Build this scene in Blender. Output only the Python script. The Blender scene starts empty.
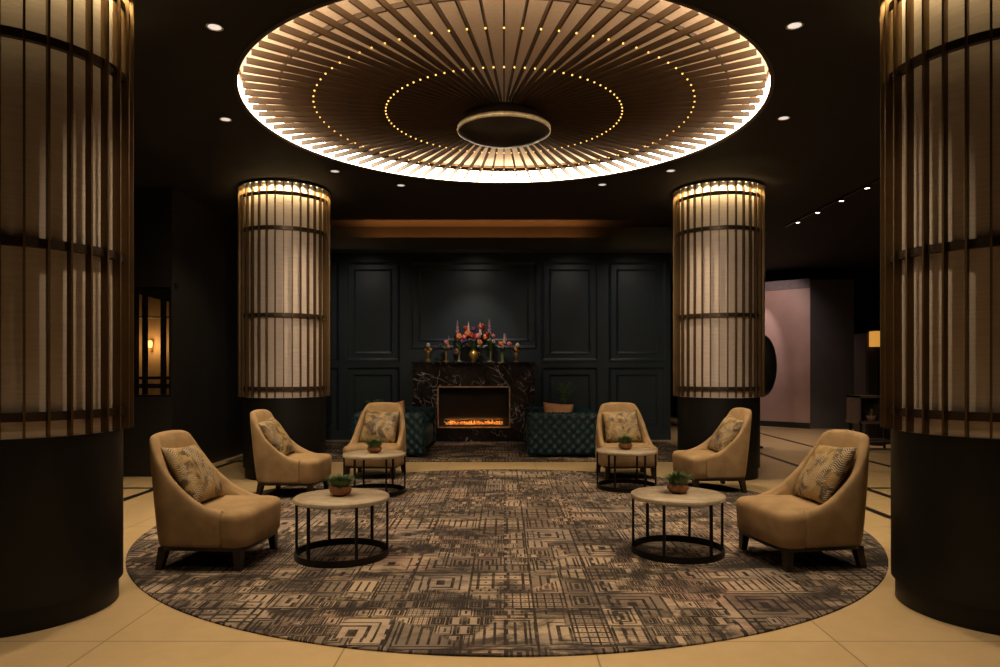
import bpy, bmesh, math, random
from mathutils import Vector, Matrix
random.seed(7)
PI = math.pi
SC = bpy.context.scene
COL = SC.collection

# ------------------------------------------------------------------ helpers
def lin(r, g, b):
    f = lambda c: (c/255/12.92) if c/255 <= .04045 else ((c/255+.055)/1.055)**2.4
    return (f(r), f(g), f(b), 1)

class E:
    """tiny expression builder on shader sockets"""
    def __init__(s, nt, sock): s.nt, s.s = nt, sock
    def _m(s, op, *a):
        n = s.nt.nodes.new('ShaderNodeMath'); n.operation = op
        for i, v in enumerate((s,)+a):
            if isinstance(v, E): s.nt.links.new(v.s, n.inputs[i])
            else: n.inputs[i].default_value = v
        return E(s.nt, n.outputs[0])
    def __add__(s, o): return s._m('ADD', o)
    def __sub__(s, o): return s._m('SUBTRACT', o)
    def __mul__(s, o): return s._m('MULTIPLY', o)
    def __truediv__(s, o): return s._m('DIVIDE', o)
    def frac(s): return s._m('FRACT')
    def floor(s): return s._m('FLOOR')
    def abs(s): return s._m('ABSOLUTE')
    def lt(s, v): return s._m('LESS_THAN', v)
    def gt(s, v): return s._m('GREATER_THAN', v)
    def max(s, v): return s._m('MAXIMUM', v)
    def min(s, v): return s._m('MINIMUM', v)
    def sin(s): return s._m('SINE')
    def pow(s, v): return s._m('POWER', v)
    def inv(s): return (s*-1.0)+1.0
    def step(s, a, b):
        n = s.nt.nodes.new('ShaderNodeMapRange'); n.interpolation_type = 'SMOOTHSTEP'
        s.nt.links.new(s.s, n.inputs[0]); n.inputs[1].default_value = a; n.inputs[2].default_value = b
        return E(s.nt, n.outputs[0])

def newmat(name):
    m = bpy.data.materials.new(name); m.use_nodes = True
    return m, m.node_tree, m.node_tree.nodes['Principled BSDF']

def pos(nt, obj=False):
    if obj:
        g = nt.nodes.new('ShaderNodeTexCoord'); so = g.outputs['Object']
    else:
        g = nt.nodes.new('ShaderNodeNewGeometry'); so = g.outputs['Position']
    s = nt.nodes.new('ShaderNodeSeparateXYZ'); nt.links.new(so, s.inputs[0])
    return so, E(nt, s.outputs[0]), E(nt, s.outputs[1]), E(nt, s.outputs[2])

def comb(nt, x, y, z=None):
    c = nt.nodes.new('ShaderNodeCombineXYZ')
    nt.links.new(x.s, c.inputs[0]); nt.links.new(y.s, c.inputs[1])
    if z is not None: nt.links.new(z.s, c.inputs[2])
    return c.outputs[0]

def noise(nt, vec, scale, detail=3, rough=.55, dist=0):
    n = nt.nodes.new('ShaderNodeTexNoise'); nt.links.new(vec, n.inputs['Vector'])
    n.inputs['Scale'].default_value = scale; n.inputs['Detail'].default_value = detail
    n.inputs['Roughness'].default_value = rough; n.inputs['Distortion'].default_value = dist
    return E(nt, n.outputs['Fac'])

def mixc(nt, fac, a, b):
    n = nt.nodes.new('ShaderNodeMix'); n.data_type = 'RGBA'
    for i, v in ((0, fac), (6, a), (7, b)):
        if isinstance(v, E): nt.links.new(v.s, n.inputs[i])
        elif isinstance(v, bpy.types.NodeSocket): nt.links.new(v, n.inputs[i])
        else: n.inputs[i].default_value = v
    return n.outputs[2]

def bump(nt, b, h, strength=.3, dist=.005):
    n = nt.nodes.new('ShaderNodeBump'); n.inputs['Strength'].default_value = strength
    n.inputs['Distance'].default_value = dist
    nt.links.new(h.s, n.inputs['Height']); nt.links.new(n.outputs[0], b.inputs['Normal'])

def mat(name, c, rough=.5, metal=0, vary=.15, scale=20, sheen=0, spec=.5, bmp=0, stretch=None):
    m, nt, b = newmat(name)
    so, x, y, z = pos(nt, True)
    vec = so
    if stretch: vec = comb(nt, x*stretch[0], y*stretch[1], z*stretch[2])
    n = noise(nt, vec, scale)
    c = tuple(c)[:3]
    lo = tuple(v*(1-vary) for v in c)+(1,); hi = tuple(min(1, v*(1+vary)) for v in c)+(1,)
    nt.links.new(mixc(nt, n.step(.3, .7), lo, hi), b.inputs['Base Color'])
    b.inputs['Roughness'].default_value = rough; b.inputs['Metallic'].default_value = metal
    b.inputs['Specular IOR Level'].default_value = spec
    if sheen:
        b.inputs['Sheen Weight'].default_value = sheen; b.inputs['Sheen Roughness'].default_value = .45
        b.inputs['Sheen Tint'].default_value = tuple(min(1, v*1.6) for v in c)+(1,)
    if bmp: bump(nt, b, n, bmp)
    return m

def emit(name, c, s):
    m, nt, b = newmat(name)
    b.inputs['Base Color'].default_value = tuple(c)[:3]+(1,)
    b.inputs['Emission Color'].default_value = tuple(c)[:3]+(1,)
    b.inputs['Emission Strength'].default_value = s
    return m

def obj(name, bm, m, parent=None, smooth=False, loc=None, autosmooth=None):
    me = bpy.data.meshes.new(name); bm.normal_update(); bm.to_mesh(me); bm.free()
    if smooth:
        for p in me.polygons: p.use_smooth = True
        if autosmooth is not None: me.set_sharp_from_angle(angle=math.radians(autosmooth))
    me.materials.append(m)
    o = bpy.data.objects.new(name, me); COL.objects.link(o)
    if loc: o.location = loc
    if parent: o.parent = parent
    return o

def tag(o, label, cat, group=None):
    o['label'] = label; o['category'] = cat; o['kind'] = 'thing'
    if group: o['group'] = group
    return o
def thing(name, label, cat, loc=(0, 0, 0), rz=0, group=None):
    o = bpy.data.objects.new(name, None); COL.objects.link(o); o.empty_display_size = .1
    o.location = loc; o.rotation_euler = (0, 0, rz)
    return tag(o, label, cat, group)
def struct(name, bm, m, parent=None, smooth=False):
    o = obj(name, bm, m, parent, smooth); o['kind'] = 'structure'; return o

def copy_tree(o, parent=None):
    c = o.copy(); COL.objects.link(c)
    if parent: c.parent = parent
    for ch in list(o.children): copy_tree(ch, c)
    return c

def box(bm, x0, x1, y0, y1, z0, z1, mtx=None):
    v = [bm.verts.new(p) for p in ((x0,y0,z0),(x1,y0,z0),(x1,y1,z0),(x0,y1,z0),(x0,y0,z1),(x1,y0,z1),(x1,y1,z1),(x0,y1,z1))]
    if mtx is not None:
        for q in v: q.co = mtx @ q.co
    for f in ((0,3,2,1),(4,5,6,7),(0,1,5,4),(1,2,6,5),(2,3,7,6),(3,0,4,7)): bm.faces.new([v[i] for i in f])
    return bm
def B(*a, bev=0):
    bm = bmesh.new(); box(bm, *a)
    if bev: bmesh.ops.bevel(bm, geom=bm.edges[:], offset=bev, segments=2, affect='EDGES', profile=.6)
    return bm

def lathe(prof, n=48, bm=None, close=False, c=(0, 0, 0), rib=0, ribn=0):
    bm = bm or bmesh.new(); rings = []
    for r, z in prof:
        if r < 1e-6: rings.append([bm.verts.new((c[0], c[1], c[2]+z))]); continue
        ring = []
        for i in range(n):
            a = 2*PI*i/n; rr = r*(1+rib*math.cos(ribn*a)) if rib else r
            ring.append(bm.verts.new((c[0]+rr*math.cos(a), c[1]+rr*math.sin(a), c[2]+z)))
        rings.append(ring)
    prs = list(zip(rings, rings[1:]))
    if close: prs.append((rings[-1], rings[0]))
    for A, D in prs:
        for i in range(n):
            j = (i+1) % n
            if len(A) == 1 and len(D) == 1: continue
            if len(A) == 1: bm.faces.new((A[0], D[j], D[i]))
            elif len(D) == 1: bm.faces.new((A[i], A[j], D[0]))
            else: bm.faces.new((A[i], A[j], D[j], D[i]))
    return bm

def tube(bm, pts, r, n=6, r1=None):
    pts = [Vector(p) for p in pts]; r1 = r if r1 is None else r1; rings = []
    for i, p in enumerate(pts):
        d = (pts[min(i+1, len(pts)-1)]-pts[max(i-1, 0)]).normalized()
        up = Vector((0, 0, 1)) if abs(d.z) < .9 else Vector((1, 0, 0))
        a = d.cross(up).normalized(); b = d.cross(a); rr = r+(r1-r)*i/(len(pts)-1)
        rings.append([bm.verts.new(p+(a*math.cos(2*PI*k/n)+b*math.sin(2*PI*k/n))*rr) for k in range(n)])
    for A, D in zip(rings, rings[1:]):
        for i in range(n): bm.faces.new((A[i], A[(i+1) % n], D[(i+1) % n], D[i]))
    bm.faces.new(rings[0][::-1]); bm.faces.new(rings[-1])
    return bm

def ball(bm, c, r, sz=1, seg=10, rings=6):
    bmesh.ops.create_uvsphere(bm, u_segments=seg, v_segments=rings, radius=r,
                              matrix=Matrix.Translation(c) @ Matrix.Diagonal((1, 1, sz, 1)))
    return bm

def loft(bm, rings, cap0=True, cap1=True, closed=True):
    R = [[bm.verts.new(p) for p in r] for r in rings]; n = len(R[0])
    for A, D in zip(R, R[1:]):
        for i in range(n if closed else n-1):
            j = (i+1) % n; bm.faces.new((A[i], A[j], D[j], D[i]))
    if cap0: bm.faces.new(R[0][::-1])
    if cap1: bm.faces.new(R[-1])
    return R

def light(name, kind, loc, energy, color, **kw):
    l = bpy.data.lights.new(name, kind); l.energy = energy; l.color = color
    for k, v in kw.items():
        if k not in ('rot', 'parent'): setattr(l, k, v)
    o = bpy.data.objects.new(name, l); COL.objects.link(o); o.location = loc
    if 'rot' in kw: o.rotation_euler = kw['rot']
    if 'parent' in kw: o.parent = kw['parent']
    return o
def aim(o, tgt):
    o.rotation_euler = (Vector(tgt)-o.location).to_track_quat('-Z', 'Y').to_euler()

# ------------------------------------------------------------------ materials
H = 3.46          # ceiling height
CY = 6.03         # centre of the round rug and of the ring light, distance from the camera
bronze = mat('dark_bronze', (.115, .07, .03), .45, .7, .1, 8)
bronze_ring = mat('ring_bronze', (.05, .034, .022), .4, .7, .1, 8)
black_base = mat('black_lacquer', (.005, .0046, .0048), .45, 0, .2, 3, spec=.28)
core_m = mat('column_mesh_panel', (.52, .44, .385), .6, .1, .08, 6, stretch=(1, 1, 14))
black_metal = mat('black_metal', (.016, .014, .013), .4, .6, .1, 10)
brass = mat('brass', (.55, .36, .13), .3, .9, .1, 20)
wood_dark = mat('dark_wood', (.028, .017, .011), .4, 0, .2, 30)
velvet = mat('tan_velvet', (.335, .222, .118), .75, 0, .18, 6, sheen=.25, spec=.25)
ceil_m = mat('dark_ceiling_paint', (.019, .0172, .0178), .75, 0, .1, 2, spec=.2)
wall_m = mat('dark_panelling', (.023, .039, .050), .38, 0, .12, 1.5)
plain_dark = mat('dark_wall', (.012, .011, .011), .5, 0, .15, 2)
slat_m = mat('slat_walnut', (.075, .043, .020), .5, 0, .15, 5)
panel_m = mat('ceiling_panel_fabric', (.74, .57, .42), .8, 0, .05, 40)
led_m = emit('led_cove_glow', (1, .78, .53), 13)
bulb_m = emit('bulb_glow', (1, .56, .14), 2.1)
down_m = emit('downlight_glow', (1, .90, .80), .75)
bay_m = emit('bay_lamp_glow', (1, .84, .5), 3.5)
white_trim = mat('white_trim', (.55, .5, .45), .5)
leaf_m = mat('leaf_green', (.065, .115, .038), .5, 0, .45, 25)
leaf_dark = mat('leaf_dark', (.03, .05, .018), .5, 0, .4, 25)
pot_m = mat('terracotta_pot', (.30, .13, .055), .6, 0, .2, 20)
frond_m = mat('frond_green', (.18, .29, .11), .5, 0, .3, 25)
soil_m = mat('soil', (.02, .014, .01), .9)
teal = mat('emerald_velvet', (.0045, .026, .040), .5, 0, .25, 8, sheen=.22, spec=.4)
teal.node_tree.nodes['Principled BSDF'].inputs['Sheen Tint'].default_value = (.18, .5, .55, 1)
pink_cushion = mat('rose_cushion', (.50, .26, .15), .8, 0, .1, 30)
gold_vase = mat('gold_vase', (.72, .45, .13), .28, .8, .15, 30)
glass_green = mat('green_glass', (.16, .20, .06), .15, 0, .2, 20)
stem_m = mat('stem_green', (.07, .13, .03), .6, 0, .3, 20)
petal = {k: mat('petal_'+k, c, .6, 0, .25, 40) for k, c in dict(
    red=(.38, .03, .03), orange=(.75, .22, .05), pink=(.70, .22, .22), white=(.80, .66, .55),
    plum=(.10, .03, .10), yellow=(.70, .42, .10), mauve=(.42, .22, .26)).items()}

def stone_top():
    m, nt, b = newmat('stone_tabletop')
    so, x, y, z = pos(nt, True)
    n = noise(nt, so, 5, 6, .6, 1.2)
    c = mixc(nt, n.step(.35, .65), (.34, .27, .20, 1), (.46, .38, .29, 1))
    v = (noise(nt, so, 3.1, 5, .6, 2.0)-.5).abs().step(.0, .02)
    nt.links.new(mixc(nt, v.inv()*.35, c, (.30, .24, .18, 1)), b.inputs['Base Color'])
    b.inputs['Roughness'].default_value = .25
    return m
stone = stone_top()

def marble():
    m, nt, b = newmat('black_marble')
    so, x, y, z = pos(nt)
    def vein(ax, az, bx, bz, sc, wd, dist, lo, hi):
        vec = comb(nt, x*ax+z*az, y*.4, x*bx+z*bz)
        a = (noise(nt, vec, sc, 2.5, .55, dist)-.5).abs().step(.0, wd).inv()
        return a*noise(nt, comb(nt, z, x, y), 2.2, 3).step(lo, hi)
    v = vein(.5, -.9, 1.3, 2.6, 1.5, .012, .7, .47, .60)
    v = v.max(vein(1.6, .5, -.4, .8, 1.9, .009, .9, .40, .56).pow(1.3)*.8)
    base = mixc(nt, noise(nt, so, 3, 5).step(.3, .75), (.010, .007, .0065, 1), (.036, .023, .019, 1))
    nt.links.new(mixc(nt, v, base, (.50, .42, .37, 1)), b.inputs['Base Color'])
    b.inputs['Roughness'].default_value = .22
    return m
marble_m = marble()

def floor_mat():
    m, nt, b = newmat('floor_tile')
    so, x, y, z = pos(nt)
    W = 1.16
    def line(e, off, per, w): return (((e-off)/per+.5).frac()-.5).abs().lt(w/per/2)
    joint = line(x, .42, W, .007).max(line(y, 3.33, 1.20, .007))
    n = noise(nt, so, 1.4, 5, .6); n2 = noise(nt, so, 9, 4, .6)
    tile = ((x-.42)/W).floor()*.37+((y-3.33)/1.2).floor()*.61
    var = (tile.sin()*43.7).frac()
    c = mixc(nt, (n*.6+n2*.4).step(.3, .7), (.48, .345, .185, 1), (.57, .42, .24, 1))
    c = mixc(nt, var*.25, c, (.38, .27, .15, 1))
    def band(e, at, w=.045): return (e-at).abs().lt(w)
    inl = band(x, -3.75).max(band(x, 3.90)).max(band(x, 5.10)).max(band(y, 7.58)*(x.abs().gt(3.7)))
    inl = inl.max(band(x, 3.36)*y.lt(7.6)).max(band(x, -3.2, .02)*y.lt(7.6)*y.gt(30))
    inl = inl*y.gt(5.0)
    c = mixc(nt, joint*.75, c, (.10, .07, .04, 1))
    c = mixc(nt, inl, c, (.012, .010, .009, 1))
    nt.links.new(c, b.inputs['Base Color'])
    b.inputs['Roughness'].default_value = .38; b.inputs['Specular IOR Level'].default_value = .4
    return m
floor_m = floor_mat()

def rug_mat(name, seed):
    m, nt, b = newmat(name)
    so, x0, y0, z = pos(nt)
    x = x0+(seed+20); y = y0+seed*.37
    def cells(sx, sy, lw, shift):
        """lattice of rectangles; each holds nested rectangles, bars or a small grid, picked by chance"""
        row = (y/sy).floor()
        xs = x/sx+(row*shift).frac()
        cid = comb(nt, xs.floor(), row)
        wn = nt.nodes.new('ShaderNodeTexWhiteNoise'); wn.noise_dimensions = '2D'; nt.links.new(cid, wn.inputs['Vector'])
        sc = nt.nodes.new('ShaderNodeSeparateColor'); nt.links.new(wn.outputs['Color'], sc.inputs[0])
        r, g, bl = (E(nt, sc.outputs[k]) for k in range(3))
        u = xs.frac()-.5; v = (y/sy).frac()-.5
        du = (u.abs()*-1.0+.5)*sx; dv = (v.abs()*-1.0+.5)*sy        # metres to the cell's edge
        d = du.min(dv)
        def ln(e, at, w): return (e-at).abs().lt(w)
        edge = d.lt(lw)
        nest = ln(d, sx*.17, lw*.8).max(ln(d, sx*.30, lw*1.3)*g.gt(.35)).max(d.gt(sx*.43))
        bars = (((u*(sx/.05)).frac()-.5).abs().lt(.14)*dv.gt(sy*.14)).max(ln(d, sx*.09, lw*.7))
        grid = ((u*4.0).frac()-.5).abs().lt(.10).max(((v*4.0).frac()-.5).abs().lt(.10)).max(((u*4.0).frac()-.5).abs().gt(.42)*((v*4.0).frac()-.5).abs().gt(.40))
        t = nest*r.lt(.5)+bars*r.gt(.5)*r.lt(.75)+grid*r.gt(.75)
        return edge.max(t.min(1.0)), g, bl
    big, gb, bb = cells(.36, .40, .0075, 0.0)
    mid, gm, bm_ = cells(.18, .25, .006, 0.0)
    sml, gs, bs = cells(.09, .125, .005, 0.5)
    sel = noise(nt, so, 1.1, 1).step(.47, .50)
    sel2 = noise(nt, comb(nt, y, x), 1.5, 1).step(.53, .56)
    def lerp(a, c, f): return a*f.inv()+c*f
    lines = lerp(lerp(mid, big, sel), sml, sel2)
    dash = (((x/.58).frac()-.5).abs().lt(.018)*((y/.13).frac()).lt(.55)).max(((y/.83).frac()-.5).abs().lt(.012)*((x/.17).frac()).lt(.65))
    lines = lines.max(dash)
    worn = noise(nt, so, 6, 5, .7).step(.33, .56)
    lines = lines*(worn*.3+.7)
    fill = lerp(lerp(gm, gb, sel), gs, sel2)
    blot = noise(nt, comb(nt, x*.8, y*1.4), 1.9, 6, .72, .5)
    fibre = noise(nt, so, 160, 2)
    pinky = noise(nt, comb(nt, x, y), 1.2, 4).step(.50, .66)
    grey = noise(nt, comb(nt, y, x), 1.6, 5, .65).step(.44, .60)
    c = mixc(nt, pinky*.6, (.47, .36, .275, 1), (.38, .22, .19, 1))
    c = mixc(nt, grey*.6, c, (.17, .15, .155, 1))
    c = mixc(nt, fill.gt(.55)*.6, c, (.085, .068, .064, 1))
    c = mixc(nt, lines*.97, c, (.010, .0075, .008, 1))
    c = mixc(nt, blot.step(.46, .62)*.88, c, (.014, .0125, .016, 1))
    c = mixc(nt, fibre.step(.3, .7)*.35, c, (.09, .07, .06, 1))
    nt.links.new(c, b.inputs['Base Color'])
    b.inputs['Roughness'].default_value = .95; b.inputs['Specular IOR Level'].default_value = .1
    bump(nt, b, fibre, .25, .004)
    return m

def pillow_mat():
    m, nt, b = newmat('woven_gold_pillow')
    so, x, y, z = pos(nt, True)
    inf = nt.nodes.new('ShaderNodeObjectInfo'); rnd = E(nt, inf.outputs['Random'])
    vec = comb(nt, x+rnd*9.0, z, y)
    w = noise(nt, vec, 7, 3, .5)
    chev = (((z+((x/.05).frac()-.5).abs()*.035)/.0155).frac()-.5).abs().lt(.2)
    msk = noise(nt, vec, 9, 3, .6, .8).step(.47, .55)
    dark = noise(nt, vec, 6, 5, .65, 1.2).step(.47, .58)
    c = mixc(nt, w.step(.35, .65), (.22, .135, .045, 1), (.36, .245, .10, 1))
    c = mixc(nt, dark*.9, c, (.045, .028, .020, 1))
    c = mixc(nt, chev*msk*.8, c, (.50, .40, .29, 1))
    nt.links.new(c, b.inputs['Base Color'])
    b.inputs['Roughness'].default_value = .6
    bump(nt, b, w+chev*.2, .3, .006)
    return m
pillow_m = pillow_mat()

# ------------------------------------------------------------------ room shell
def ceiling_with_hole():
    bm = bmesh.new(); R = 2.16
    x0, x1, y0, y1 = -9, 9.5, -4, 19
    angs = [2*PI*i/160 for i in range(160)]
    for cx, cy in ((x0, y0), (x1, y0), (x1, y1), (x0, y1)): angs.append(math.atan2(cy-CY, cx) % (2*PI))
    angs = sorted(set(angs)); inn, out = [], []
    for a in angs:
        c, s = math.cos(a), math.sin(a)
        t = min((x1/c if c > 1e-9 else x0/c if c < -1e-9 else 1e9), ((y1-CY)/s if s > 1e-9 else (y0-CY)/s if s < -1e-9 else 1e9))
        inn.append((R*c, CY+R*s)); out.append((t*c, CY+t*s))
    n = len(angs)
    def vs(l, z): return [bm.verts.new((p[0], p[1], z)) for p in l]
    a0, b0, a1, b1 = vs(inn, H), vs(out, H), vs(inn, H+.02), vs(out, H+.02)
    for i in range(n):
        j = (i+1) % n
        bm.faces.new((a0[j], a0[i], b0[i], b0[j])); bm.faces.new((a1[i], a1[j], b1[j], b1[i]))
        bm.faces.new((a0[i], a0[j], a1[j], a1[i]))
    # closed top of the recess above the ring light
    lathe([(2.19, H+.02), (2.19, H+.30), (0, H+.30)], 96, bm, c=(0, CY, 0))
    return bm
struct('floor', B(-9, 9.5, -4, 19, -.1, 0), floor_m)
struct('ceiling', ceiling_with_hole(), ceil_m)
struct('wall_front', B(-9, 9.5, -4.1, -4, 0, H), plain_dark)
struct('wall_far', B(-9, 9.5, 18.9, 19, 0, H), plain_dark)
struct('wall_right', B(9.4, 9.5, -4, 19, 0, H), plain_dark)

# left wall: a face across the view with a window in it, then a side running back to the fireplace wall
bm = bmesh.new()
WX0, WX1, WZ0, WZ1 = -4.44, -3.985, .95, 2.27
for a in ((-9, WX0, 8.37, 8.47, 0, H), (WX0, WX1, 8.37, 8.47, 0, WZ0), (WX0, WX1, 8.37, 8.47, WZ1, H), (WX1, -3.97, 8.37, 12.7, 0, H)): box(bm, *a)
struct('wall_left', bm, plain_dark)
struct('wall_side', B(-9.1, -9, -4, 19, 0, H), plain_dark)
amber_wall = mat('amber_plaster', (.36, .22, .10), .6, 0, .1, 3)
win = bpy.data.objects.new('window_1', None); COL.objects.link(win); win['kind'] = 'structure'; win.location = (0, 8.42, 0)
bm = bmesh.new()
for a in ((WX0, WX0+.03, -.04, .04, WZ0, WZ1), (WX1-.025, WX1, -.04, .04, WZ0, WZ1), (WX0, WX1, -.04, .04, WZ0, WZ0+.03)): box(bm, *a)
struct('window_frame', bm, black_metal, win)
bm = bmesh.new()
box(bm, WX0-.1, WX1, .02, .08, 2.20, 2.44, Matrix.Translation((0, 0, 0)) @ Matrix.Translation((WX0, 0, 2.24)) @ Matrix.Rotation(math.radians(14), 4, 'Y') @ Matrix.Translation((-WX0, 0, -2.24)))
for px, w in ((143.5, .034), (162, .034)):
    X = (px-504)/700*8.42; box(bm, X-w, X+w*.6, .03, .07, WZ0, 2.22)
for py, h in ((317, .008), (378, .018), (386, .028)):
    Z = 1.3-(py-368)/700*8.42; box(bm, WX0, WX1, .02, .06, Z-h, Z+h)
struct('window_bars', bm, black_metal, win)
struct('wall_room', B(-6, WX1, 9.30, 9.36, 0, H), amber_wall)
lamp = thing('wall_lamp', 'small glowing amber wall lamp seen through the black barred window at far left', 'wall lamp', ((151.5-504)/700*9.28, 9.25, 1.3+(368-344)/700*9.25))
obj('shade', lathe([(.022, -.045), (.028, .0), (.022, .045), (0, .045)], 16), emit('amber_shade', (1, .55, .15), 1.6), lamp, True)
obj('bracket', B(-.012, .012, .0, .05, -.09, -.06), brass, lamp)
light('amber_lamp_light', 'POINT', (-4.66, 9.12, 1.6), 4, (1, .62, .25), shadow_soft_size=.05)

# fireplace wall with its mouldings
YW = 12.70
struct('wall_back', B(-3.97, 3.02, YW, YW+.3, 0, H), wall_m)
PXM = YW/700
def wx(px): return (px-504)*PXM
def wz(py): return 1.3-(py-368)*PXM
def frame(bm, x0, x1, z0, z1, w=.05, d=.028):
    loops = []
    for o, dd in ((0, 0), (.008, d), (w*.45, d*.8), (w*.6, d*.35), (w, 0)):
        loops.append([bm.verts.new((x0+o, YW-dd, z0+o)), bm.verts.new((x1-o, YW-dd, z0+o)), bm.verts.new((x1-o, YW-dd, z1-o)), bm.verts.new((x0+o, YW-dd, z1-o))])
    for A, D in zip(loops, loops[1:]):
        for i in range(4): bm.faces.new((A[i], A[(i+1) % 4], D[(i+1) % 4], D[i]))
k = 0
for a, b, t, u in ((283, 339, 262, 361), (346, 400, 262, 361), (411, 536.5, 262, 348), (541.5, 598, 262, 361), (608.5, 665, 262, 361),
                   (283, 339, 367, 431), (346, 400, 367, 431), (541.5, 598, 367, 431), (608.5, 665, 367, 431)):
    k += 1
    bm = bmesh.new(); frame(bm, wx(a), wx(b), wz(u), wz(t)); frame(bm, wx(a)+.14, wx(b)-.14, wz(u)+.13, wz(t)-.13, .04, .022)
    struct('trim_%d' % k, bm, wall_m)
bm = bmesh.new(); box(bm, -3.97, -1.66, YW-.03, YW, 0, .16); box(bm, .60, 3.02, YW-.03, YW, 0, .16)
struct('baseboard_back', bm, wall_m)
# bulkhead with a hidden strip of warm light washing the ceiling in front of it
bm = bmesh.new(); YB = 10.4
zt = 1.3+(368-237.5)/700*YB
box(bm, -3.97, 3.3, YB, YB+.03, zt-.17, zt); box(bm, -3.97, 3.3, YB+.03, YB+.32, zt-.17, zt-.14); box(bm, -3.97, 3.3, YB+.32, YB+.35, zt-.17, H)
struct('trim_bulkhead', bm, plain_dark)
strip = obj('led_strip', B(-2.3, 1.35, YB+.16, YB+.19, zt-.14, zt-.127), emit('orange_led', (1, .36, .07), 3.0))
tag(strip, 'hidden strip light glowing orange on the ceiling above the fireplace wall', 'strip light')
light('orange_wash', 'AREA', (-.45, YB+.13, zt-.10), 30, (1, .33, .07), shape='RECTANGLE', size=3.4, size_y=.03, rot=(PI+.05, 0, 0))

l = light('mantel_spot', 'SPOT', (-.5, 11.2, H-.06), 85, (1, .84, .68), spot_size=math.radians(60), spot_blend=1, shadow_soft_size=.04); aim(l, (-.53, 12.5, 1.62))  # added to brighten the flowers and mantel, has no fixture
# pale rose partition at right and the dark end beside it
rose = mat('rose_plaster', (.42, .27, .23), .42, 0, .06, 2)
gray_dark = mat('charcoal_panel', (.085, .075, .08), .55, 0, .1, 2)
PA, PB = Vector((5.55, 15.9, 0)), Vector((6.56, 15.0, 0))
d = (PB-PA); ang = math.atan2(d.y, d.x); L = d.length
part = bpy.data.objects.new('wall_partition', None); COL.objects.link(part); part.location = PA; part.rotation_euler = (0, 0, ang); part['kind'] = 'structure'
struct('panel', B(-1.2, L, 0, .12, .12, 3.02), rose, part)
struct('lintel', B(-1.2, L+.0, -.02, .14, 3.02, 3.22), mat('taupe_lintel', (.16, .125, .13), .5), part)
struct('plinth', B(-1.2, L, -.02, .12, 0, .12), plain_dark, part)
bm = bmesh.new(); box(bm, 6.56, 7.5, 15.0, 15.2, 0, 3.2); struct('wall_end', bm, gray_dark)

# ------------------------------------------------------------------ columns
NF = 34
def make_column(label, x, y):
    t = thing('column', label, 'column', (x, y, 0), 0, 'slatted round columns')
    obj('base', lathe([(.47, .125), (.50, .125), (.50, .955), (.46, .955)], 96), black_base, t, True, autosmooth=40)
    obj('plinth', lathe([(.478, 0), (.478, .125), (.40, .125)], 96), black_base, t, True, autosmooth=40)
    obj('core_panel', lathe([(.40, .952), (.492, .952), (.492, 3.45), (.40, 3.45)], 96), core_m, t, True, autosmooth=40)
    for z, ri in ((1.062, .500), (1.91, .500), (2.91, .500), (3.305, .526)):
        obj('ring', lathe([(ri, z-.022), (.535, z-.022), (.535, z+.022), (ri, z+.022)], 96, close=True), bronze_ring, t, True, autosmooth=40)
    obj('cap', lathe([(.40, 3.458), (.40, 3.447), (.545, 3.447), (.545, 3.432), (.562, 3.432), (.562, 3.458)], 96, close=True), bronze_ring, t, True, autosmooth=40)
    for i in range(NF):
        a = 2*PI*(i+.5)/NF-PI/2
        f = obj('fin', None or B(.512, .555, -.005, .005, .962, 3.445), bronze, t) if i == 0 else None
        if i == 0: f0 = f
        else:
            f = f0.copy(); COL.objects.link(f); f.parent = t
        f.rotation_euler = (0, 0, a)
        a2 = 2*PI*i/NF-PI/2
        if i == 0: l0 = l = obj('lamp', lathe([(.0, .010), (.011, .010), (.011, 0), (0, -.004)], 12), bay_m, t, True)
        else:
            l = l0.copy(); COL.objects.link(l); l.parent = t
        l.location = (.520*math.cos(a2), .520*math.sin(a2), 3.434)
    return t
colm = make_column('large slatted round column at the left edge of the photo, nearest the camera', -2.635, 3.80)
for lb, x, y in (('large slatted round column at the right edge of the photo, nearest the camera', 2.67, 3.80),
                 ('slatted round column behind the left tan chairs, beside the fireplace wall', -2.66, 8.50),
                 ('slatted round column behind the right tan chairs, beside the rose partition', 2.60, 8.50)):
    c = copy_tree(colm); c.location = (x, y, 0); c['label'] = lb
    if y > 8: c.scale = (.96, .96, 1)
bay = bpy.data.lights.new('bay_spot', 'SPOT'); bay.energy = 10; bay.color = (1, .74, .36); bay.spot_size = math.radians(100); bay.spot_blend = .8; bay.shadow_soft_size = .012
for x, y in ((-2.635, 3.8), (2.67, 3.8), (-2.66, 8.5), (2.60, 8.5)):
    for i in range(NF):
        a = 2*PI*i/NF-PI/2; q = .96*.52 if y > 8 else .52
        o = bpy.data.objects.new('bay_spot', bay); COL.objects.link(o); o.location = (x+q*math.cos(a), y+q*math.sin(a), 3.424)

# ------------------------------------------------------------------ ring light in the ceiling
NS = 84
t = thing('ring_chandelier', 'huge round recessed ceiling light with radiating wooden slats and glowing rim', 'ceiling light', (0, CY, H))
s0 = None
for i in range(NS):
    a = 2*PI*i/NS-PI/2
    if i == 0:
        s0 = s = obj('slat', B(.30, 2.115, -.006, .006, .004, .049), slat_m, t)
        kids = []
        for r in (1.005, 1.585):
            kids.append(obj('bulb', ball(bmesh.new(), (r, 0, .0), .007, 1, 8, 6), bulb_m, s, True))
    else:
        s = s0.copy(); COL.objects.link(s); s.parent = t
        for q in kids:
            q2 = q.copy(); COL.objects.link(q2); q2.parent = s
    s.rotation_euler = (0, 0, a)
obj('backing_panel', lathe([(0, .20), (2.15, .20), (2.15, .215), (0, .215)], 128), panel_m, t, True, autosmooth=40)
obj('panel_edge', lathe([(2.156, .15), (2.156, .20)], 128), panel_m, t, True)
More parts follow.
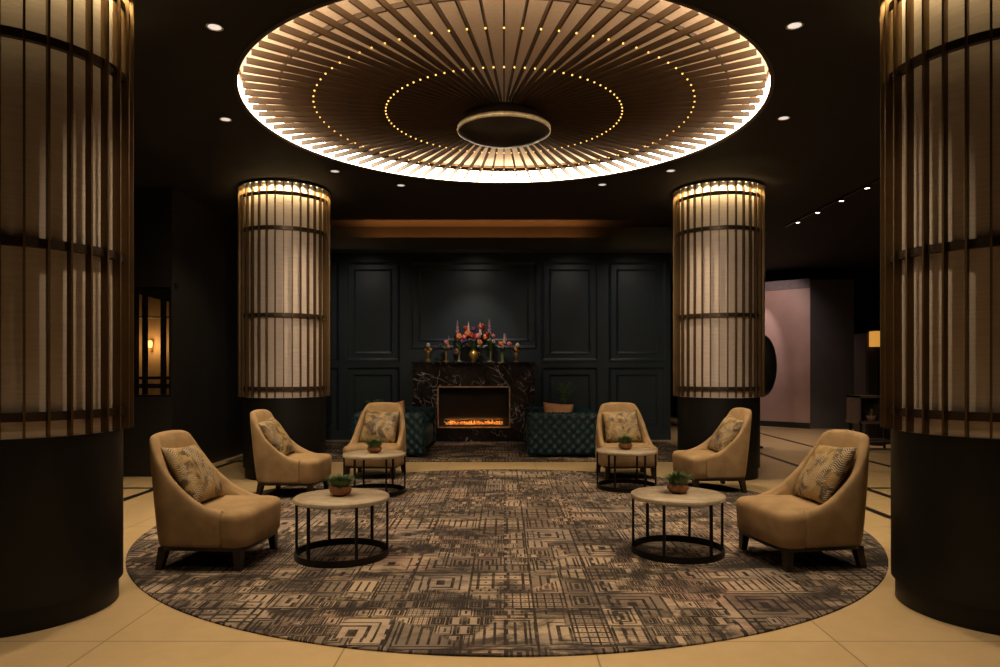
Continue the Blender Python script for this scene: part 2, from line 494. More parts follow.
obj('panel_rim', lathe([(1.834, .052), (1.850, .052), (1.850, .086), (1.834, .086)], 128, close=True), bronze_ring, t, True, autosmooth=40)
obj('glowing_cove', lathe([(2.155, .008), (2.155, .15)], 128), led_m, t)
obj('opening_trim', lathe([(2.145, -.006), (2.175, -.006), (2.175, .008), (2.145, .008)], 128, close=True), bronze_ring, t, True, autosmooth=40)
hub = obj('hub', lathe([(.30, .02), (.33, -.02), (.375, -.07), (.392, -.09)], 64), mat('hub_bronze', (.06, .042, .028), .4, .6), t, True)
obj('hub_band', lathe([(.392, -.09), (.402, -.093), (.402, -.128), (.392, -.132)], 64), mat('pale_brass', (.85, .74, .50), .38, .6), hub, True)
obj('hub_dish', lathe([(.392, -.132), (.35, -.158), (.26, -.188), (.15, -.208), (0, -.215)], 64), mat('dark_dish', (.022, .017, .015), .32, .2), hub, True)

# recessed downlights round the ring
dl0 = None
for lb, x, y in (
    ('white recessed downlight high at upper left, nearest the left foreground column', -1.827, 4.42),
    ('white recessed downlight level with the left tip of the round ceiling light', -2.41, 6.06),
    ('white recessed downlight just right of the top of the left rear column', -1.85, 7.66),
    ('white recessed downlight in front of the orange ceiling glow, left of the round light', -1.215, 8.25),
    ('white recessed downlight under the right rear edge of the round ceiling light', 1.155, 8.22),
    ('white recessed downlight just left of the top of the right rear column', 1.82, 7.64),
    ('white recessed downlight level with the right tip of the round ceiling light', 2.41, 6.03),
    ('white recessed downlight high at upper right, nearest the right foreground column', 1.827, 4.40)):
    if dl0 is None:
        dl0 = o = thing('downlight', lb, 'ceiling light', (x, y, H), 0, 'recessed downlights round the ring light')
        obj('trim_ring', lathe([(.050, -.004), (.054, -.010), (.041, -.009), (.039, -.002)], 32, close=True), white_trim, o, True)
        obj('lens', lathe([(0, -.007), (.041, -.008)], 32), down_m, o, True)
    else:
        o = copy_tree(dl0); o.location = (x, y, H); o['label'] = lb
WARM = (1, .77, .48)
for x, y, e in ((-1.827, 4.42, 1), (-2.41, 6.06, 1), (-1.85, 7.66, 1), (-1.215, 8.25, .8), (1.155, 8.22, .8), (1.82, 7.64, 1), (2.41, 6.03, 1), (1.827, 4.40, 1),
             (-1.3, 3.7, .75), (1.3, 3.7, .75), (-1.2, 1.6, .95), (1.2, 1.6, .95), (-3.4, 6.2, .8), (3.4, 6.2, .8), (-2.6, .5, .7), (2.6, .5, .7), (0, -1.0, .6)):  # this row: unseen spots added as fill, without fixtures
    light('downlight_and_fill_spot', 'SPOT', (x, y, H-.02), 125*e, WARM if y > 1 else (1, .86, .82), spot_size=math.radians(95), spot_blend=.7, shadow_soft_size=.045)
for sx in (-1, 1):                                    # unseen spots added near the ring, tilted to brighten the rear columns
    l = light('tilted_spot', 'SPOT', (sx*.9, 3.6, H-.03), 330, (1, .80, .58), spot_size=math.radians(42), spot_blend=1, shadow_soft_size=.045); aim(l, (sx*2.55, 8.2, 1.75))

# ------------------------------------------------------------------ rugs
bm = lathe([(0, 0), (2.885, 0), (2.885, .008), (2.875, .012), (0, .012)], 160)
o = obj('round_rug', bm, rug_mat('rug_round', 0.0), None); o.location = (0.02, CY, 0.001)
tag(o, 'large round patterned rug in beige and charcoal under the chairs', 'rug')
o = obj('rectangular_rug', B(-3.85, 2.85, 9.68, 12.25, 0.001, .013, bev=.004), rug_mat('rug_rect', 3.7))
tag(o, 'rectangular patterned rug in front of the fireplace, under the green sofas', 'rug')

# ------------------------------------------------------------------ armchairs
def interp(t, tab):
    for (a, va), (b, vb) in zip(tab, tab[1:]):
        if t <= b: return va+(vb-va)*max(0, (t-a))/(b-a)
    return tab[-1][1]
HT = [(0, .850), (.02, .832), (.05, .768), (.09, .682), (.14, .60), (.20, .525), (.27, .457), (.34, .413), (.40, .388), (.46, .374)]
def shell_mesh():
    W, D, rc, yf = .31, .285, .14, -.185
    path = []                                        # (x, y, height)
    n1, n2, n3 = 12, 9, 5
    for i in range(n1): path.append((W, yf+(D-rc-yf)*i/n1))
    for i in range(n2):
        a = PI/2*i/n2; path.append((W-rc+rc*math.cos(a), D-rc+rc*math.sin(a)))
    for i in range(n3+1): path.append(((W-rc)*(1-i/n3), D+.008*math.sin(PI/2*i/n3)))
    full = path+[(-x, y) for x, y in path[-2::-1]]
    N = len(full); bm = bmesh.new(); rings = []
    for i, (x, y) in enumerate(full):
        p0, p1 = full[max(0, i-1)], full[min(N-1, i+1)]
        tx, ty = p1[0]-p0[0], p1[1]-p0[1]; l = math.hypot(tx, ty); nx, ny = ty/l, -tx/l      # outward
        dd = max(0, D-y)
        h = interp(dd, HT)
        if dd < .03 and abs(x) < W-rc+.02: h = .852+.008*(1-(x/.17)**2)
        th = .062
        def P(off, z):
            X, Y = x-nx*off, y-ny*off
            k = max(0, min(1, (z-.15)/.72))
            kk = max(0, min(1, (z-.36)/.50))
            return (X*(1-.12*kk), Y+.095*k*max(0, min(1, (Y+.1)/.38)), z)
        zs = [(0, .15), (.004*0, .16), (-.004, .26), (-.002, (.30+h)/2), (0, h-.03), (.006, h-.010), (.018, h), (.034, h+.001), (.050, h-.010), (th-.004, h-.03), (th+.012, max(.33, (h+.37)/2)), (th+.02, .33), (th, .16), (th, .15)]
        rings.append([P(o_, z_) for o_, z_ in zs])
    loft(bm, rings)
    bmesh.ops.recalc_face_normals(bm, faces=bm.faces[:])
    return bm
def rrect(w, y0, y1, r_f, r_b, bow=.02, n=6, inset=0):
    """outline of a seat seen from above: front corners r_f, back corners r_b"""
    w -= inset; y0 += inset; y1 -= inset; r_f = max(.01, r_f-inset*.5); pts = []
    for cx, cy, r, a0 in ((w-r_f, y0+r_f, r_f, -PI/2), (w-r_b, y1-r_b, r_b, 0), (-w+r_b, y1-r_b, r_b, PI/2), (-w+r_f, y0+r_f, r_f, PI)):
        for i in range(n+1):
            a = a0+PI/2*i/n; pts.append((cx+r*math.cos(a), cy+r*math.sin(a)))
    e = 8; pts += [(-w+r_f+(2*(w-r_f))*i/e, y0) for i in range(1, e)]
    return [(x, y-(bow*(1-(x/w)**2) if y < 0 and y < y0+.1 else 0)) for x, y in pts]
def seat_outline(ins):
    pts = rrect(.312, -.33, .215, .085, .06, inset=ins)
    a, c = (pts[6][0], -.184), (pts[6][0], -.176)      # step in behind the seam, inside the wrapped back
    return pts[:7]+[a, c]+pts[7:21]+[(-c[0], c[1]), (-a[0], a[1])]+pts[21:]
def seat_mesh():
    bm = bmesh.new(); rings = []
    for z, ins in ((.15, .012), (.156, .004), (.22, .0), (.315, -.004), (.340, -.003), (.357, .004), (.369, .016), (.377, .04), (.3815, .075), (.384, .105)):
        rings.append([(max(-.272, min(.272, x)) if y > -.18 else x, y, z) for x, y in seat_outline(ins)])
    loft(bm, rings); return bm
def chair_leg(sx, sy):
    bm = bmesh.new(); a, b = .029, .020
    t = Vector((sx*.255, (-.27 if sy < 0 else .215), .145)); f = Vector((sx*.268, (-.278 if sy < 0 else .245), 0))
    loft(bm, [[(c.x+r*dx, c.y+r*dy, c.z) for dx, dy in ((-1,-1),(1,-1),(1,1),(-1,1))] for c, r in ((f, b), (t, a))])
    return bm
def make_chair(label, x, y, rz):
    t = thing('armchair', label, 'armchair', (x, y, .013), rz, 'tan velvet armchairs on the round rug')
    s = obj('backrest', shell_mesh(), velvet, t, True)
    m = s.modifiers.new('sub', 'SUBSURF'); m.levels = m.render_levels = 1
    s = obj('seat', seat_mesh(), velvet, t, True, autosmooth=60)
    bm = bmesh.new(); loft(bm, [[(px, py, z) for px, py in rrect(.30, -.315, .28, .08, .13)] for z in (.128, .151)])
    obj('base_frame', bm, wood_dark, t)
    for sx in (-1, 1):
        for sy in (-1, 1): obj('leg', chair_leg(sx, sy), wood_dark, t)
    return t
def pillow_mesh(w=.46, h=.44, T=.075):
    bm = bmesh.new(); n = 18; g = {}
    for side in (1, -1):
        for i in range(n+1):
            for j in range(n+1):
                u, v = 2*i/n-1, 2*j/n-1
                edge = i in (0, n) or j in (0, n)
                if edge and side == -1: g[(side, i, j)] = g[(1, i, j)]; continue
                th = T*(max(0, 1-abs(u)**2.6)*max(0, 1-abs(v)**2.6))**.5
                wr = .006*math.sin(7*u+3*v)*math.cos(5*v-2*u)*(1-u*u)*(1-v*v)
                g[(side, i, j)] = bm.verts.new((u*w/2*(1-.07*(1-v*v)*abs(u)), -side*(th+wr), v*h/2*(1-.07*(1-u*u)*abs(v))))
        for i in range(n):
            for j in range(n):
                q = [g[(side, i, j)], g[(side, i+1, j)], g[(side, i+1, j+1)], g[(side, i, j+1)]]
                bm.faces.new(q if side == 1 else q[::-1])
    return bm
pil0 = None
chairs = (('tan velvet armchair at left in front, nearest the left foreground column', -1.94, 4.74, 86, 'gold woven cushion on the front left armchair', 4),
          ('tan velvet armchair at right in front, nearest the right foreground column', 2.02, 4.75, -80, 'gold woven cushion on the front right armchair', -4),
          ('tan velvet armchair in profile in front of the left rear column', -2.18, 7.20, 88, 'gold woven cushion on the armchair before the left rear column', -5),
          ('tan velvet armchair in profile in front of the right rear column', 2.22, 7.50, -85, 'gold woven cushion on the armchair before the right rear column', 5),
          ('tan velvet armchair facing the camera, beside the left green sofa', -1.53, 8.40, -5, 'gold woven cushion on the camera facing armchair at left', 2),
          ('tan velvet armchair facing the camera, beside the right green sofa', 1.45, 8.40, 4, 'gold woven cushion on the camera facing armchair at right', -2))
ch0 = None
for lb, x, y, r, plb, roll in chairs:
    rz = math.radians(r)
    if ch0 is None: ch0 = c = make_chair(lb, x, y, rz)
    else:
        c = copy_tree(ch0); c.location = (x, y, .013); c.rotation_euler = (0, 0, rz); c['label'] = lb
    c.scale = (1.04, 1, 1)
    mt = Matrix.Translation((x, y, .013)) @ Matrix.Rotation(rz, 4, 'Z') @ Matrix.Translation((0, .16, .572)) @ Matrix.Rotation(math.radians({4: 3, -4: -8}.get(roll, 0)), 4, 'Z') @ Matrix.Rotation(math.radians(-32), 4, 'X') @ Matrix.Rotation(math.radians(roll), 4, 'Y')
    if pil0 is None: pil0 = p = obj('cushion', pillow_mesh(), pillow_m, None, True)
    else: p = pil0.copy(); COL.objects.link(p)
    p.matrix_world = mt; tag(p, plb, 'cushion', 'gold woven cushions on the armchairs')

# ------------------------------------------------------------------ round tables and their plants
def make_table(label, x, y, rz):
    t = thing('coffee_table', label, 'coffee table', (x, y, .013), rz, 'round stone topped coffee tables'); R = .318
    obj('tabletop', lathe([(0, .379), (R, .379), (R+.005, .383), (R+.005, .403), (R, .408), (0, .408)], 72), stone, t, True, autosmooth=50)
    obj('floor_ring', lathe([(R-.012, 0), (R, 0), (R, .045), (R-.012, .045)], 72, close=True), black_metal, t, True, autosmooth=40)
    l0 = None
    for k in range(6):
        if l0 is None: l0 = l = obj('leg', B(R-.014, R+.001, -.009, .009, .002, .380), black_metal, t)
        else: l = l0.copy(); COL.objects.link(l); l.parent = t
        l.rotation_euler = (0, 0, PI/3*k)
    return t
def foliage(n, r, h, spread, seed, w=.006):
    rr = random.Random(seed); bm = bmesh.new()
    for i in range(n):
        a = rr.uniform(0, 2*PI); q = rr.random()**.6
        b = Vector((r*q*math.cos(a), r*q*math.sin(a), 0)); L = h*rr.uniform(.55, 1.05)
        out = Vector((math.cos(a), math.sin(a), 0))*spread*q*rr.uniform(.6, 1.2); side = Vector((-math.sin(a), math.cos(a), 0)); ww = w*rr.uniform(.6, 1.3)
        jit = Vector((rr.uniform(-1, 1), rr.uniform(-1, 1), 0))*.02
        prev = None
        for s in range(5):
            f = s/4; c = b+(out+jit)*f*f*1.2+Vector((0, 0, L*(f-.22*f*f*q)))
            wv = ww*(math.sin(PI*min(.98, .12+f*.88))+.05)
            cur = (bm.verts.new(c-side*wv), bm.verts.new(c+side*wv))
            if prev: bm.faces.new((prev[0], prev[1], cur[1], cur[0]))
            prev = cur
    return bm
def make_plant(label, x, y, z):
    t = thing('potted_plant', label, 'potted plant', (x, y, z), random.uniform(0, 6), 'small potted plants on the coffee tables')
    obj('pot', lathe([(0, 0), (.042, 0), (.062, .014), (.074, .034), (.071, .054), (.062, .066), (.057, .064), (.057, .05)], 60, rib=.035, ribn=15), pot_m, t, True)
    obj('soil', lathe([(0, .054), (.058, .052)], 24), soil_m, t)
    f = obj('foliage', foliage(460, .060, .105, .060, 5, .0042), leaf_m, t); f.location = (0, 0, .05)
    return t
t0 = p0 = None
for tl, pl, x, y, r, dx, dy in (
    ('round stone topped coffee table at left in front, nearest the front left armchair', 'small green plant in a terracotta pot on the front left coffee table', -1.113, 4.81, 0, -.015, .02),
    ('round stone topped coffee table at right in front, nearest the front right armchair', 'small green plant in a terracotta pot on the front right coffee table', 1.215, 4.90, 0, .01, .03),
    ('round stone topped coffee table before the left camera facing armchair', 'small green plant in a terracotta pot on the rear left coffee table', -1.335, 7.22, 2, -.01, .05),
    ('round stone topped coffee table before the right camera facing armchair', 'small green plant in a terracotta pot on the rear right coffee table', 1.315, 7.52, -2, 0, .06)):
    if t0 is None: t0 = make_table(tl, x, y, math.radians(r)); p0 = make_plant(pl, x+dx, y+dy, .422)
    else:
        c = copy_tree(t0); c.location = (x, y, .013); c.rotation_euler = (0, 0, math.radians(r)); c['label'] = tl
        c = copy_tree(p0); c.location = (x+dx, y+dy, .422); c.rotation_euler = (0, 0, random.uniform(0, 6)); c['label'] = pl

# ------------------------------------------------------------------ fireplace
FY, FX = 12.28, -.535
fp = thing('fireplace', 'black veined marble fireplace with a low amber flame on the back wall', 'fireplace', (FX, FY, 0))
hw, ox0, ox1, oz0, oz1, dep = 1.07, -.63, .64, .25, .975, YW-FY
bm = bmesh.new()
for a in ((-hw, ox0, 0, dep, 0, 1.38), (ox1, hw, 0, dep, 0, 1.38), (ox0, ox1, 0, dep, oz1, 1.38), (ox0, ox1, 0, dep, 0, oz0)): box(bm, *a)
obj('surround', bm, marble_m, fp)
obj('mantel_shelf', B(-hw-.02, hw+.02, -.03, dep, 1.38, 1.405, bev=.006), marble_m, fp)
bm = bmesh.new(); w = .018
for a in ((ox0-.005, ox0+w, -.012, .05, oz0, oz1), (ox1-w, ox1+.005, -.012, .05, oz0, oz1), (ox0-.005, ox1+.005, -.012, .05, oz1-w, oz1+.005), (ox0-.005, ox1+.005, -.012, .05, oz0-.004, oz0+.012)): box(bm, *a)
obj('opening_trim', bm, mat('copper_trim', (.55, .33, .2), .4, .4), fp)
bm = bmesh.new(); box(bm, ox0, ox1, dep-.04, dep-.01, oz0, oz1); box(bm, ox0, ox1, .05, dep, oz0, oz0+.015)
obj('firebox', bm, plain_dark, fp)
obj('burner', B(ox0+.12, ox1-.12, .10, .24, oz0+.015, oz0+.04), black_metal, fp)
obj('guard_bar', B(ox0+.12, ox1-.12, .06, .075, oz0+.135, oz0+.15), mat('guard_copper', (.6, .32, .16), .35, .6), fp)
fm, nt, b = newmat('flame')
so, x, y, z = pos(nt, True)
b.inputs['Base Color'].default_value = (.8, .3, .05, 1)
nt.links.new(mixc(nt, noise(nt, so, 9, 2).step(.4, .65), (1, .42, .05, 1), (1, .64, .20, 1)), b.inputs['Emission Color'])
nt.links.new((noise(nt, so, 7, 2).step(.38, .68)*.30+.04).s, b.inputs['Emission Strength'])
bm = bmesh.new(); rr = random.Random(3)
for i in range(56):
    X = ox0+.14+(ox1-ox0-.28)*i/55; Y = .17+rr.uniform(-.04, .04); hh = rr.uniform(.05, .085)
    pts = [(X+rr.uniform(-.01, .01)*k, Y, oz0+.04+hh*k/4) for k in range(5)]
    R = [.014, .017, .013, .007, .001]; rings = [[(p[0]+r*math.cos(2*PI*q/6), p[1]+r*math.sin(2*PI*q/6), p[2]) for q in range(6)] for p, r in zip(pts, R)]
    loft(bm, rings)
o = obj('flame', bm, fm, fp, True)
light('flame_glow', 'AREA', (FX, FY+.17, oz0+.18), 3, (1, .5, .15), shape='RECTANGLE', size=1.0, size_y=.06, rot=(0, 0, 0))

# flower vases on the mantel
def petal_flower(c, r, col, par, kind='bloom', rr=random):
    bm = bmesh.new()
    if kind == 'bloom':
        ball(bm, c, r*.6, 1.1, 8, 6)
        for i in range(9):
            f = (i+.5)/9; e = math.asin(1-2*f*.8); a = i*2.4+rr.random()
            ball(bm, (c[0]+r*.55*math.cos(a)*math.cos(e), c[1]+r*.55*math.sin(a)*math.cos(e), c[2]+r*.6*math.sin(e)), r*.42, 1.15, 7, 5)
    elif kind == 'spike':
        for i in range(16):
            f = i/15; a = i*2.4
            ball(bm, (c[0]+r*.35*math.cos(a)*(1-f*.7), c[1]+r*.35*math.sin(a)*(1-f*.7), c[2]+f*r*4.2), r*.36*(1-f*.6), 1.3, 6, 5)
    else:
        ball(bm, c, r, 1.25, 10, 8)
    return obj('flower', bm, petal[col], par, True)
VY = 12.47
def vase(label, px, prof, vm, flowers, leaves=5, lh=.16, base=None):
    X = (px-504)/700*VY; v = thing('flower_vase', label, 'flower vase', (X, VY, 1.405), 0, 'flower vases on the mantel')
    rr = random.Random(int(px*10))
    obj('vase', lathe(prof, 28), vm, v, True, autosmooth=60)
    top = prof[-1][1]
    for dx, h, r, col, kind in flowers:
        c = (dx, rr.uniform(-.04, .04), h)
        st = bmesh.new(); tube(st, [(dx*.05, 0, top*.7), (dx*.35, c[1]*.3, top+(h-top)*.45), (dx, c[1], h)], .004, 5)
        obj('stem', st, stem_m, v, True); petal_flower(c, r*(1.35 if kind == 'spike' else 1.65), col, v, kind, rr)
    if leaves:
        f = obj('leaves', foliage(leaves*5, .02, lh, lh*.55, int(px), .013), stem_m, v); f.location = (0, 0, top*.85)
    return v
cup = lambda s, h: [(0, 0), (.055*s, 0), (.055*s, .012), (.014*s, .025), (.012*s, h*.4), (.03*s, h*.6), (.042*s, h*.85), (.036*s, h)]
slim = lambda s, h: [(0, 0), (.06*s, 0), (.06*s, .015), (.02*s, .03), (.014*s, h*.5), (.018*s, h*.8), (.028*s, h)]
vase('small gold cup vase with one white bud, leftmost on the mantel', 428, [(0, 0), (.05, 0), (.05, .045), (.015, .055), (.014, .10), (.035, .14), (.042, .19), (.034, .20)], gold_vase,
     ((.0, .30, .022, 'white', 'bud'), (-.025, .21, .026, 'orange', 'bloom'), (.04, .22, .022, 'yellow', 'bloom'), (.12, .26, .018, 'plum', 'bloom')), 4, .14)
vase('slim gold vase with pink blooms, second from left on the mantel', 446, slim(.9, .20), gold_vase,
     ((.0, .34, .035, 'pink', 'bloom'), (.035, .27, .028, 'pink', 'bloom'), (-.10, .30, .02, 'plum', 'bloom'), (.05, .38, .015, 'mauve', 'spike')), 3, .14)
vase('tall footed vase with orange blooms and one pale spire, left of the gold jug', 459, slim(1.35, .17), mat('silver_vase', (.55, .5, .42), .25, .8), 
     ((-.03, .48, .045, 'mauve', 'spike'), (.0, .44, .042, 'orange', 'bloom'), (.05, .40, .03, 'red', 'bloom'), (-.05, .19, .026, 'pink', 'bud'), (.10, .38, .025, 'plum', 'bloom')), 9, .26)
jug = vase('gold jug with a wide red and orange bouquet at the middle of the mantel', 473.5, [(0, 0), (.035, 0), (.042, .05), (.066, .07), (.082, .13), (.066, .18), (.042, .20), (.050, .225)], gold_vase,
     ((-.10, .50, .040, 'orange', 'bloom'), (-.04, .46, .042, 'red', 'bloom'), (.03, .44, .040, 'red', 'bloom'), (.08, .46, .035, 'pink', 'bloom'), (-.16, .44, .035, 'pink', 'bloom'), (.14, .62, .045, 'red', 'bloom'),
      (-.09, .54, .03, 'white', 'spike'), (.12, .50, .035, 'white', 'spike'), (.11, .34, .036, 'orange', 'bloom'), (-.14, .60, .032, 'red', 'bloom'), (-.20, .36, .03, 'plum', 'bloom'), (.0, .58, .035, 'plum', 'bloom'), (-.12, .30, .025, 'plum', 'bloom')), 8, .24)
bm = bmesh.new(); tube(bm, [(.062, 0, .18), (.105, 0, .17), (.115, 0, .12), (.075, 0, .09)], .008, 6); obj('handle', bm, gold_vase, jug, True)
vase('tall footed vase with a long pale spire, right of the gold jug', 490.5, slim(1.3, .20), mat('pewter_vase', (.50, .44, .32), .25, .8),
     ((-.02, .50, .045, 'mauve', 'spike'), (-.08, .44, .042, 'orange', 'bloom'), (.04, .46, .03, 'pink', 'bloom'), (-.05, .50, .028, 'red', 'bloom'), (.05, .36, .024, 'white', 'bloom')), 6, .28)
vase('green glass vase with pink and cream flowers, second from right on the mantel', 502.5, [(0, 0), (.04, 0), (.042, .01), (.026, .03), (.03, .14), (.042, .17)], glass_green,
     ((-.03, .32, .030, 'orange', 'bloom'), (.03, .34, .030, 'white', 'spike'), (.06, .38, .022, 'pink', 'spike'), (.12, .32, .030, 'pink', 'bloom'), (.0, .27, .026, 'pink', 'bloom'), (-.06, .35, .02, 'red', 'bloom')), 6, .17)
vase('small gold cup vase with one white bud, rightmost on the mantel', 516, cup(.9, .17), gold_vase,
     ((.025, .30, .022, 'white', 'bud'), (-.02, .24, .026, 'yellow', 'bloom'), (.02, .20, .024, 'orange', 'bloom'), (-.06, .26, .02, 'plum', 'bloom')), 4, .15)

# ------------------------------------------------------------------ tufted sofas
def tufted(x0, x1, y0, y1, z0, z1, r=.07, pitch=.135, dep=.030, cell=.018):
    bm = bmesh.new(); hx, hy, hz = (x1-x0)/2, (y1-y0)/2, (z1-z0)/2; c = Vector(((x0+x1)/2, (y0+y1)/2, (z0+z1)/2)); hs = (hx, hy, hz)
    cache = {}
    def V(p):
        k = tuple(round(q, 5) for q in p)
        if k in cache: return cache[k]
        p = Vector(p); inn = Vector([max(-(h-r), min(h-r, q)) for q, h in zip(p, hs)]); nn = (p-inn)
        nn = nn.normalized() if nn.length > 1e-6 else Vector((0, 0, 1))
        q = inn+nn*r
        ax = max(range(3), key=lambda i: abs(nn[i])); u, v = [q[i] for i in range(3) if i != ax]
        if ax != 2: v = v-hz+.02
        a, b = (u+v*.95)/pitch, (u-v*.95)/pitch
        hh = (abs(math.sin(PI*a))*abs(math.sin(PI*b)))**.5
        q = q-nn*dep*(1-hh)
        cache[k] = bm.verts.new(q+c); return cache[k]
    for ax in range(3):
        o1, o2 = [i for i in range(3) if i != ax]
        n1, n2 = max(2, round(2*hs[o1]/cell)), max(2, round(2*hs[o2]/cell))
        for s in (-1, 1):
            for i in range(n1):
                for j in range(n2):
                    q = []
                    for di, dj in ((0, 0), (1, 0), (1, 1), (0, 1)):
                        p = [0, 0, 0]; p[ax] = s*hs[ax]; p[o1] = -hs[o1]+2*hs[o1]*(i+di)/n1; p[o2] = -hs[o2]+2*hs[o2]*(j+dj)/n2
                        q.append(V(p))
                    if len(set(q)) == 4: bm.faces.new(q)
    bmesh.ops.recalc_face_normals(bm, faces=bm.faces[:])
    return bm
def make_sofa(label, x, y, flip):
    t = thing('tufted_sofa', label, 'sofa', (x, y, .013), 0, 'emerald tufted sofas by the fireplace')
    W, D, hgt = 1.07, 1.75, .645
    obj('arm', tufted(0, W, 0, .26, .015, hgt), teal, t, True); obj('arm', tufted(0, W, D-.26, D, .015, hgt), teal, t, True)
    obj('backrest', tufted(W-.26, W, .24, D-.24, .015, hgt), teal, t, True)
    obj('seat', tufted(.03, W-.24, .25, D-.25, .06, .40, .06, .2, .015, .03), teal, t, True)
    for px in (.08, W-.08):
        for py in (.08, D-.08): obj('foot', B(px-.03, px+.03, py-.03, py+.03, 0, .08), wood_dark, t)
    if flip: t.scale = (-1, 1, 1)
    return t
s1 = make_sofa('emerald green tufted velvet sofa right of the fireplace', .33, 10.05, False)
s2 = copy_tree(s1); s2.location = (-1.13, 10.05, .013); s2.scale = (-1, 1, 1); s2['label'] = 'emerald green tufted velvet sofa left of the fireplace'
cm = pillow_mesh(.46, .36, .07)
p = obj('cushion', cm, pink_cushion, None, True); tag(p, 'rose pink cushion on the green sofa right of the fireplace', 'cushion', 'rose cushions on the green sofas')
p.matrix_world = Matrix.Translation((.80, 10.42, .60)) @ Matrix.Rotation(math.radians(-12), 4, 'X') @ Matrix.Rotation(math.radians(4), 4, 'Y')
q = p.copy(); COL.objects.link(q); q['label'] = 'rose pink cushion on the green sofa left of the fireplace'
q.matrix_world = Matrix.Translation((-1.68, 10.44, .60)) @ Matrix.Rotation(math.radians(-12), 4, 'X') @ Matrix.Rotation(math.radians(-12), 4, 'Y')

# palms in pots behind the sofas
def palm(label, x, y, seed, h, zpot):
    t = thing('potted_palm', label, 'potted plant', (x, y, 0))
    rr = random.Random(seed)
    obj('pot', lathe([(0, 0), (.10, 0), (.13, zpot*.6), (.14, zpot), (.12, zpot), (.12, zpot-.04), (0, zpot-.04)], 32), mat('brown_pot', (.10, .05, .03), .5), t, True, autosmooth=50)
    for i in range(9):
        a = 2*PI*i/9+rr.uniform(-.3, .3); L = h*rr.uniform(.75, 1.1); sp = rr.uniform(.10, .34)
        pts = [Vector((sp*f*f*math.cos(a), sp*f*f*math.sin(a)*.5, zpot-.04+L*(f-.25*f*f))) for f in [k/10 for k in range(11)]]
        bm = bmesh.new(); tube(bm, pts, .006, 5, .002)
        for k in range(3, 11):
            for sgn in (-1, 1):
                c = pts[k]; dd = Vector((math.cos(a)*.4-sgn*math.sin(a), math.sin(a)*.4+sgn*math.cos(a), .15)).normalized(); ln = .10*(1.2-k/14)
                w_ = Vector((0, 0, .010)); p1 = c+dd*ln*.5; p2 = c+dd*ln-Vector((0, 0, .03))
                bm.faces.new([bm.verts.new(c), bm.verts.new(p1+w_), bm.verts.new(p2), bm.verts.new(p1-w_)])
        obj('frond', bm, frond_m if i % 2 else leaf_m, t)
    return t
palm('potted palm behind the green sofa right of the fireplace', (565-504)/700*12.35, 12.38, 4, .62, .62)
palm('potted palm behind the left camera facing armchair, by the dark panelled wall', (373-504)/700*12.35, 12.38, 9, .36, .55)

# ------------------------------------------------------------------ right background
o = obj('disc_sculpture', ball(bmesh.new(), (0, 0, 0), .50, 1.0, 40, 24), mat('dark_glazed_disc', (.02, .024, .020), .22, .3), None, True)
o.scale = (1.03, .16, 1.03); o.rotation_euler = (0, 0, math.radians(45)); o.location = (4.25, 11.5, 1.335)
bm = bmesh.new(); 
sd = thing('disc_stand', 'slim black pedestal carrying the dark round sculpture, mostly hidden by the right rear column', 'pedestal', (4.12, 11.37, 0))
obj('post', lathe([(0, .03), (.03, .03), (.03, .838), (0, .838)], 20), black_metal, sd, True, autosmooth=40)
obj('foot', lathe([(0, 0), (.085, 0), (.085, .02), (.08, .03), (0, .03)], 32), black_metal, sd, True, autosmooth=40)
tag(o, 'dark glossy round disc sculpture against the rose partition, half hidden by a column', 'sculpture')

# dark shelf unit with a plant basket, amber lamp
SX, SY = 5.58, 11.0
sh = thing('shelf_unit', 'low two tier shelf unit in dark wood behind the front right armchair', 'shelf unit', (SX, SY, 0))
taupe = mat('taupe_edge', (.10, .07, .055), .45)
bm = bmesh.new()
for a in ((0, .03, 0, .4, .42, .86), (.42, .45, 0, .4, .42, .86), (0, .45, 0, .4, .83, .86)): box(bm, *a)
obj('frame', bm, taupe, sh)
obj('shelf', B(-.02, .9, 0, .4, .42, .455), taupe, sh); obj('shelf', B(.02, .62, .02, .4, .13, .15), taupe, sh)
obj('back_panel', B(.03, .42, .36, .4, .455, .83), plain_dark, sh)
for px in (.04, .60):
    for py in (.03, .37): obj('leg', B(px-.015, px+.015, py-.015, py+.015, 0, .42), black_metal, sh)
pb = thing('basket_plant', 'small spiky plant in a basket on the dark shelf unit', 'potted plant', (SX+.27, SY+.15, .455))
obj('basket', lathe([(0, 0), (.06, 0), (.075, .09), (.065, .09), (.06, .02)], 24, rib=.03, ribn=12), mat('basket_weave', (.20, .12, .06), .7), pb, True)
f = obj('foliage', foliage(40, .04, .14, .13, 11, .006), mat('dry_leaf', (.20, .14, .05), .6, 0, .3), pb); f.location = (0, 0, .07)
cab = thing('dark_cabinet', 'tall dark cabinet beyond the shelf unit at far right', 'cabinet', (6.2, 12.0, 0))
obj('body', B(0, 1.1, 0, .4, 0, 1.9, bev=.01), mat('cabinet_umber', (.020, .015, .016), .4), cab)
for a in (.02, .56): obj('door', B(a, a+.52, -.02, 0, .06, 1.86, bev=.005), mat('cabinet_door', (.028, .021, .022), .35), cab)
la = thing('table_lamp', 'square amber shaded lamp glowing at far right beside the foreground column', 'lamp', ((877-504)/700*11.8, 11.8, 0))
obj('shade', B(-.09, .09, -.09, .09, 1.66, 1.92, bev=.01), emit('amber_lampshade', (1, .46, .08), .55), la)
obj('stand', lathe([(0, 0), (.12, 0), (.12, .02), (.012, .03), (.012, 1.66), (0, 1.66)], 20), black_metal, la, True, autosmooth=40)

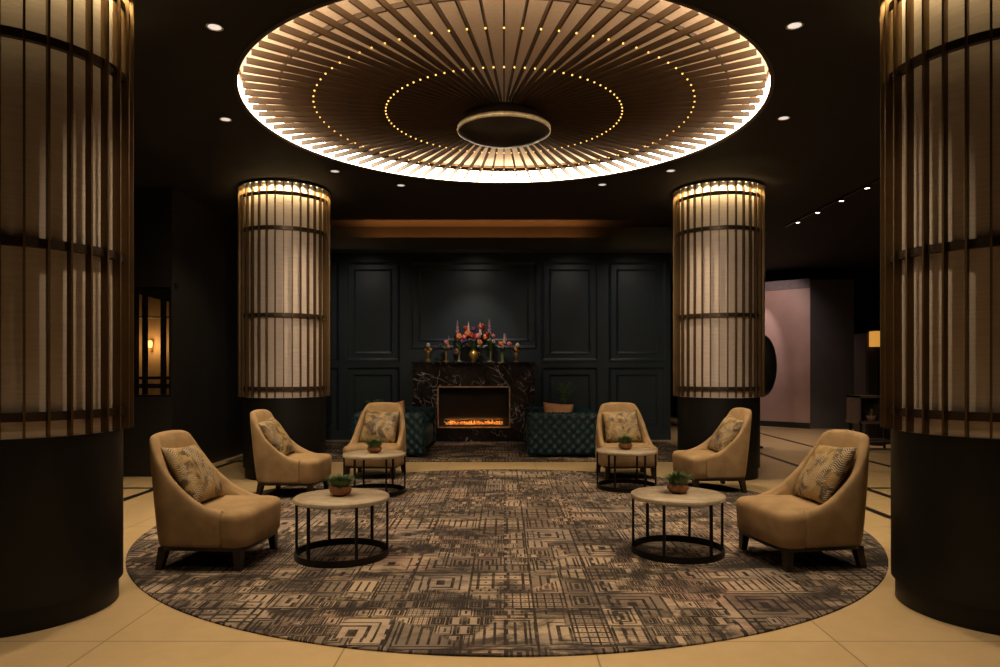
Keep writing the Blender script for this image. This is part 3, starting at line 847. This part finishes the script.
# ceiling track with four heads
tr = thing('track_light', 'black ceiling track with four small spotlights at upper right', 'track light', (4.28, 0, H))
obj('rail', B(-.022, .022, 7.9, 10.65, -.018, -.001), black_metal, tr)
for i, yy in enumerate((8.25, 8.88, 9.55, 10.2)):
    hd = obj('head', lathe([(0, 0), (.03, 0), (.034, -.006), (.034, -.026), (.028, -.026), (.026, -.02)], 20), black_metal, tr, True, autosmooth=40); hd.location = (0, yy, -.018)
    g = obj('lens', lathe([(0, -.022), (.028, -.024)], 20), emit('track_glow', (1, .82, .62), 10), hd)
    l = light('track_spot', 'SPOT', (4.28, yy, H-.15), 40, (1, .74, .52), spot_size=math.radians(55), spot_blend=.6, shadow_soft_size=.03)
    aim(l, (4.6+.15*i, yy+1.0+.5*i, 0))
l = light('partition_spot', 'SPOT', (5.0, 13.9, H-.05), 95, (1, .76, .70), spot_size=math.radians(78), spot_blend=.7, shadow_soft_size=.03); aim(l, (5.75, 15.6, 2.25))
l = light('partition_accent', 'SPOT', (5.25, 14.9, H-.05), 75, (1, .84, .80), spot_size=math.radians(52), spot_blend=.5, shadow_soft_size=.02); aim(l, (5.55, 15.9, 1.7))
l = light('rear_room_spot', 'SPOT', (5.0, 12.6, H-.05), 210, (1, .75, .55), spot_size=math.radians(85), spot_blend=.7, shadow_soft_size=.03); aim(l, (5.2, 13.0, 0))
for x in (-2.6, -.55, 1.25, 2.4):                      # unseen spots added behind the bulkhead to brighten the panelling
    l = light('wall_wash', 'SPOT', (x, 11.3, H-.05), 15, (1, .86, .74), spot_size=math.radians(110), spot_blend=1, shadow_soft_size=.05); aim(l, (x, 12.6, 1.5))

# ------------------------------------------------------------------ world, camera, view
w = bpy.data.worlds.new('World'); SC.world = w; w.use_nodes = True
w.node_tree.nodes['Background'].inputs[0].default_value = (.5, .42, .36, 1); w.node_tree.nodes['Background'].inputs[1].default_value = .02
cam = bpy.data.cameras.new('Camera'); co = bpy.data.objects.new('Camera', cam); COL.objects.link(co)
co.location = (0, 0, 1.3); co.rotation_euler = (PI/2, 0, 0)
cam.sensor_width = 36; cam.lens = 25.2; cam.shift_x = -.004; cam.shift_y = .0345; cam.clip_end = 100
SC.camera = co
SC.view_settings.view_transform = 'Standard'; SC.view_settings.look = 'None'; SC.view_settings.gamma = 1; SC.view_settings.use_curve_mapping = False
SC.view_settings.exposure = 0
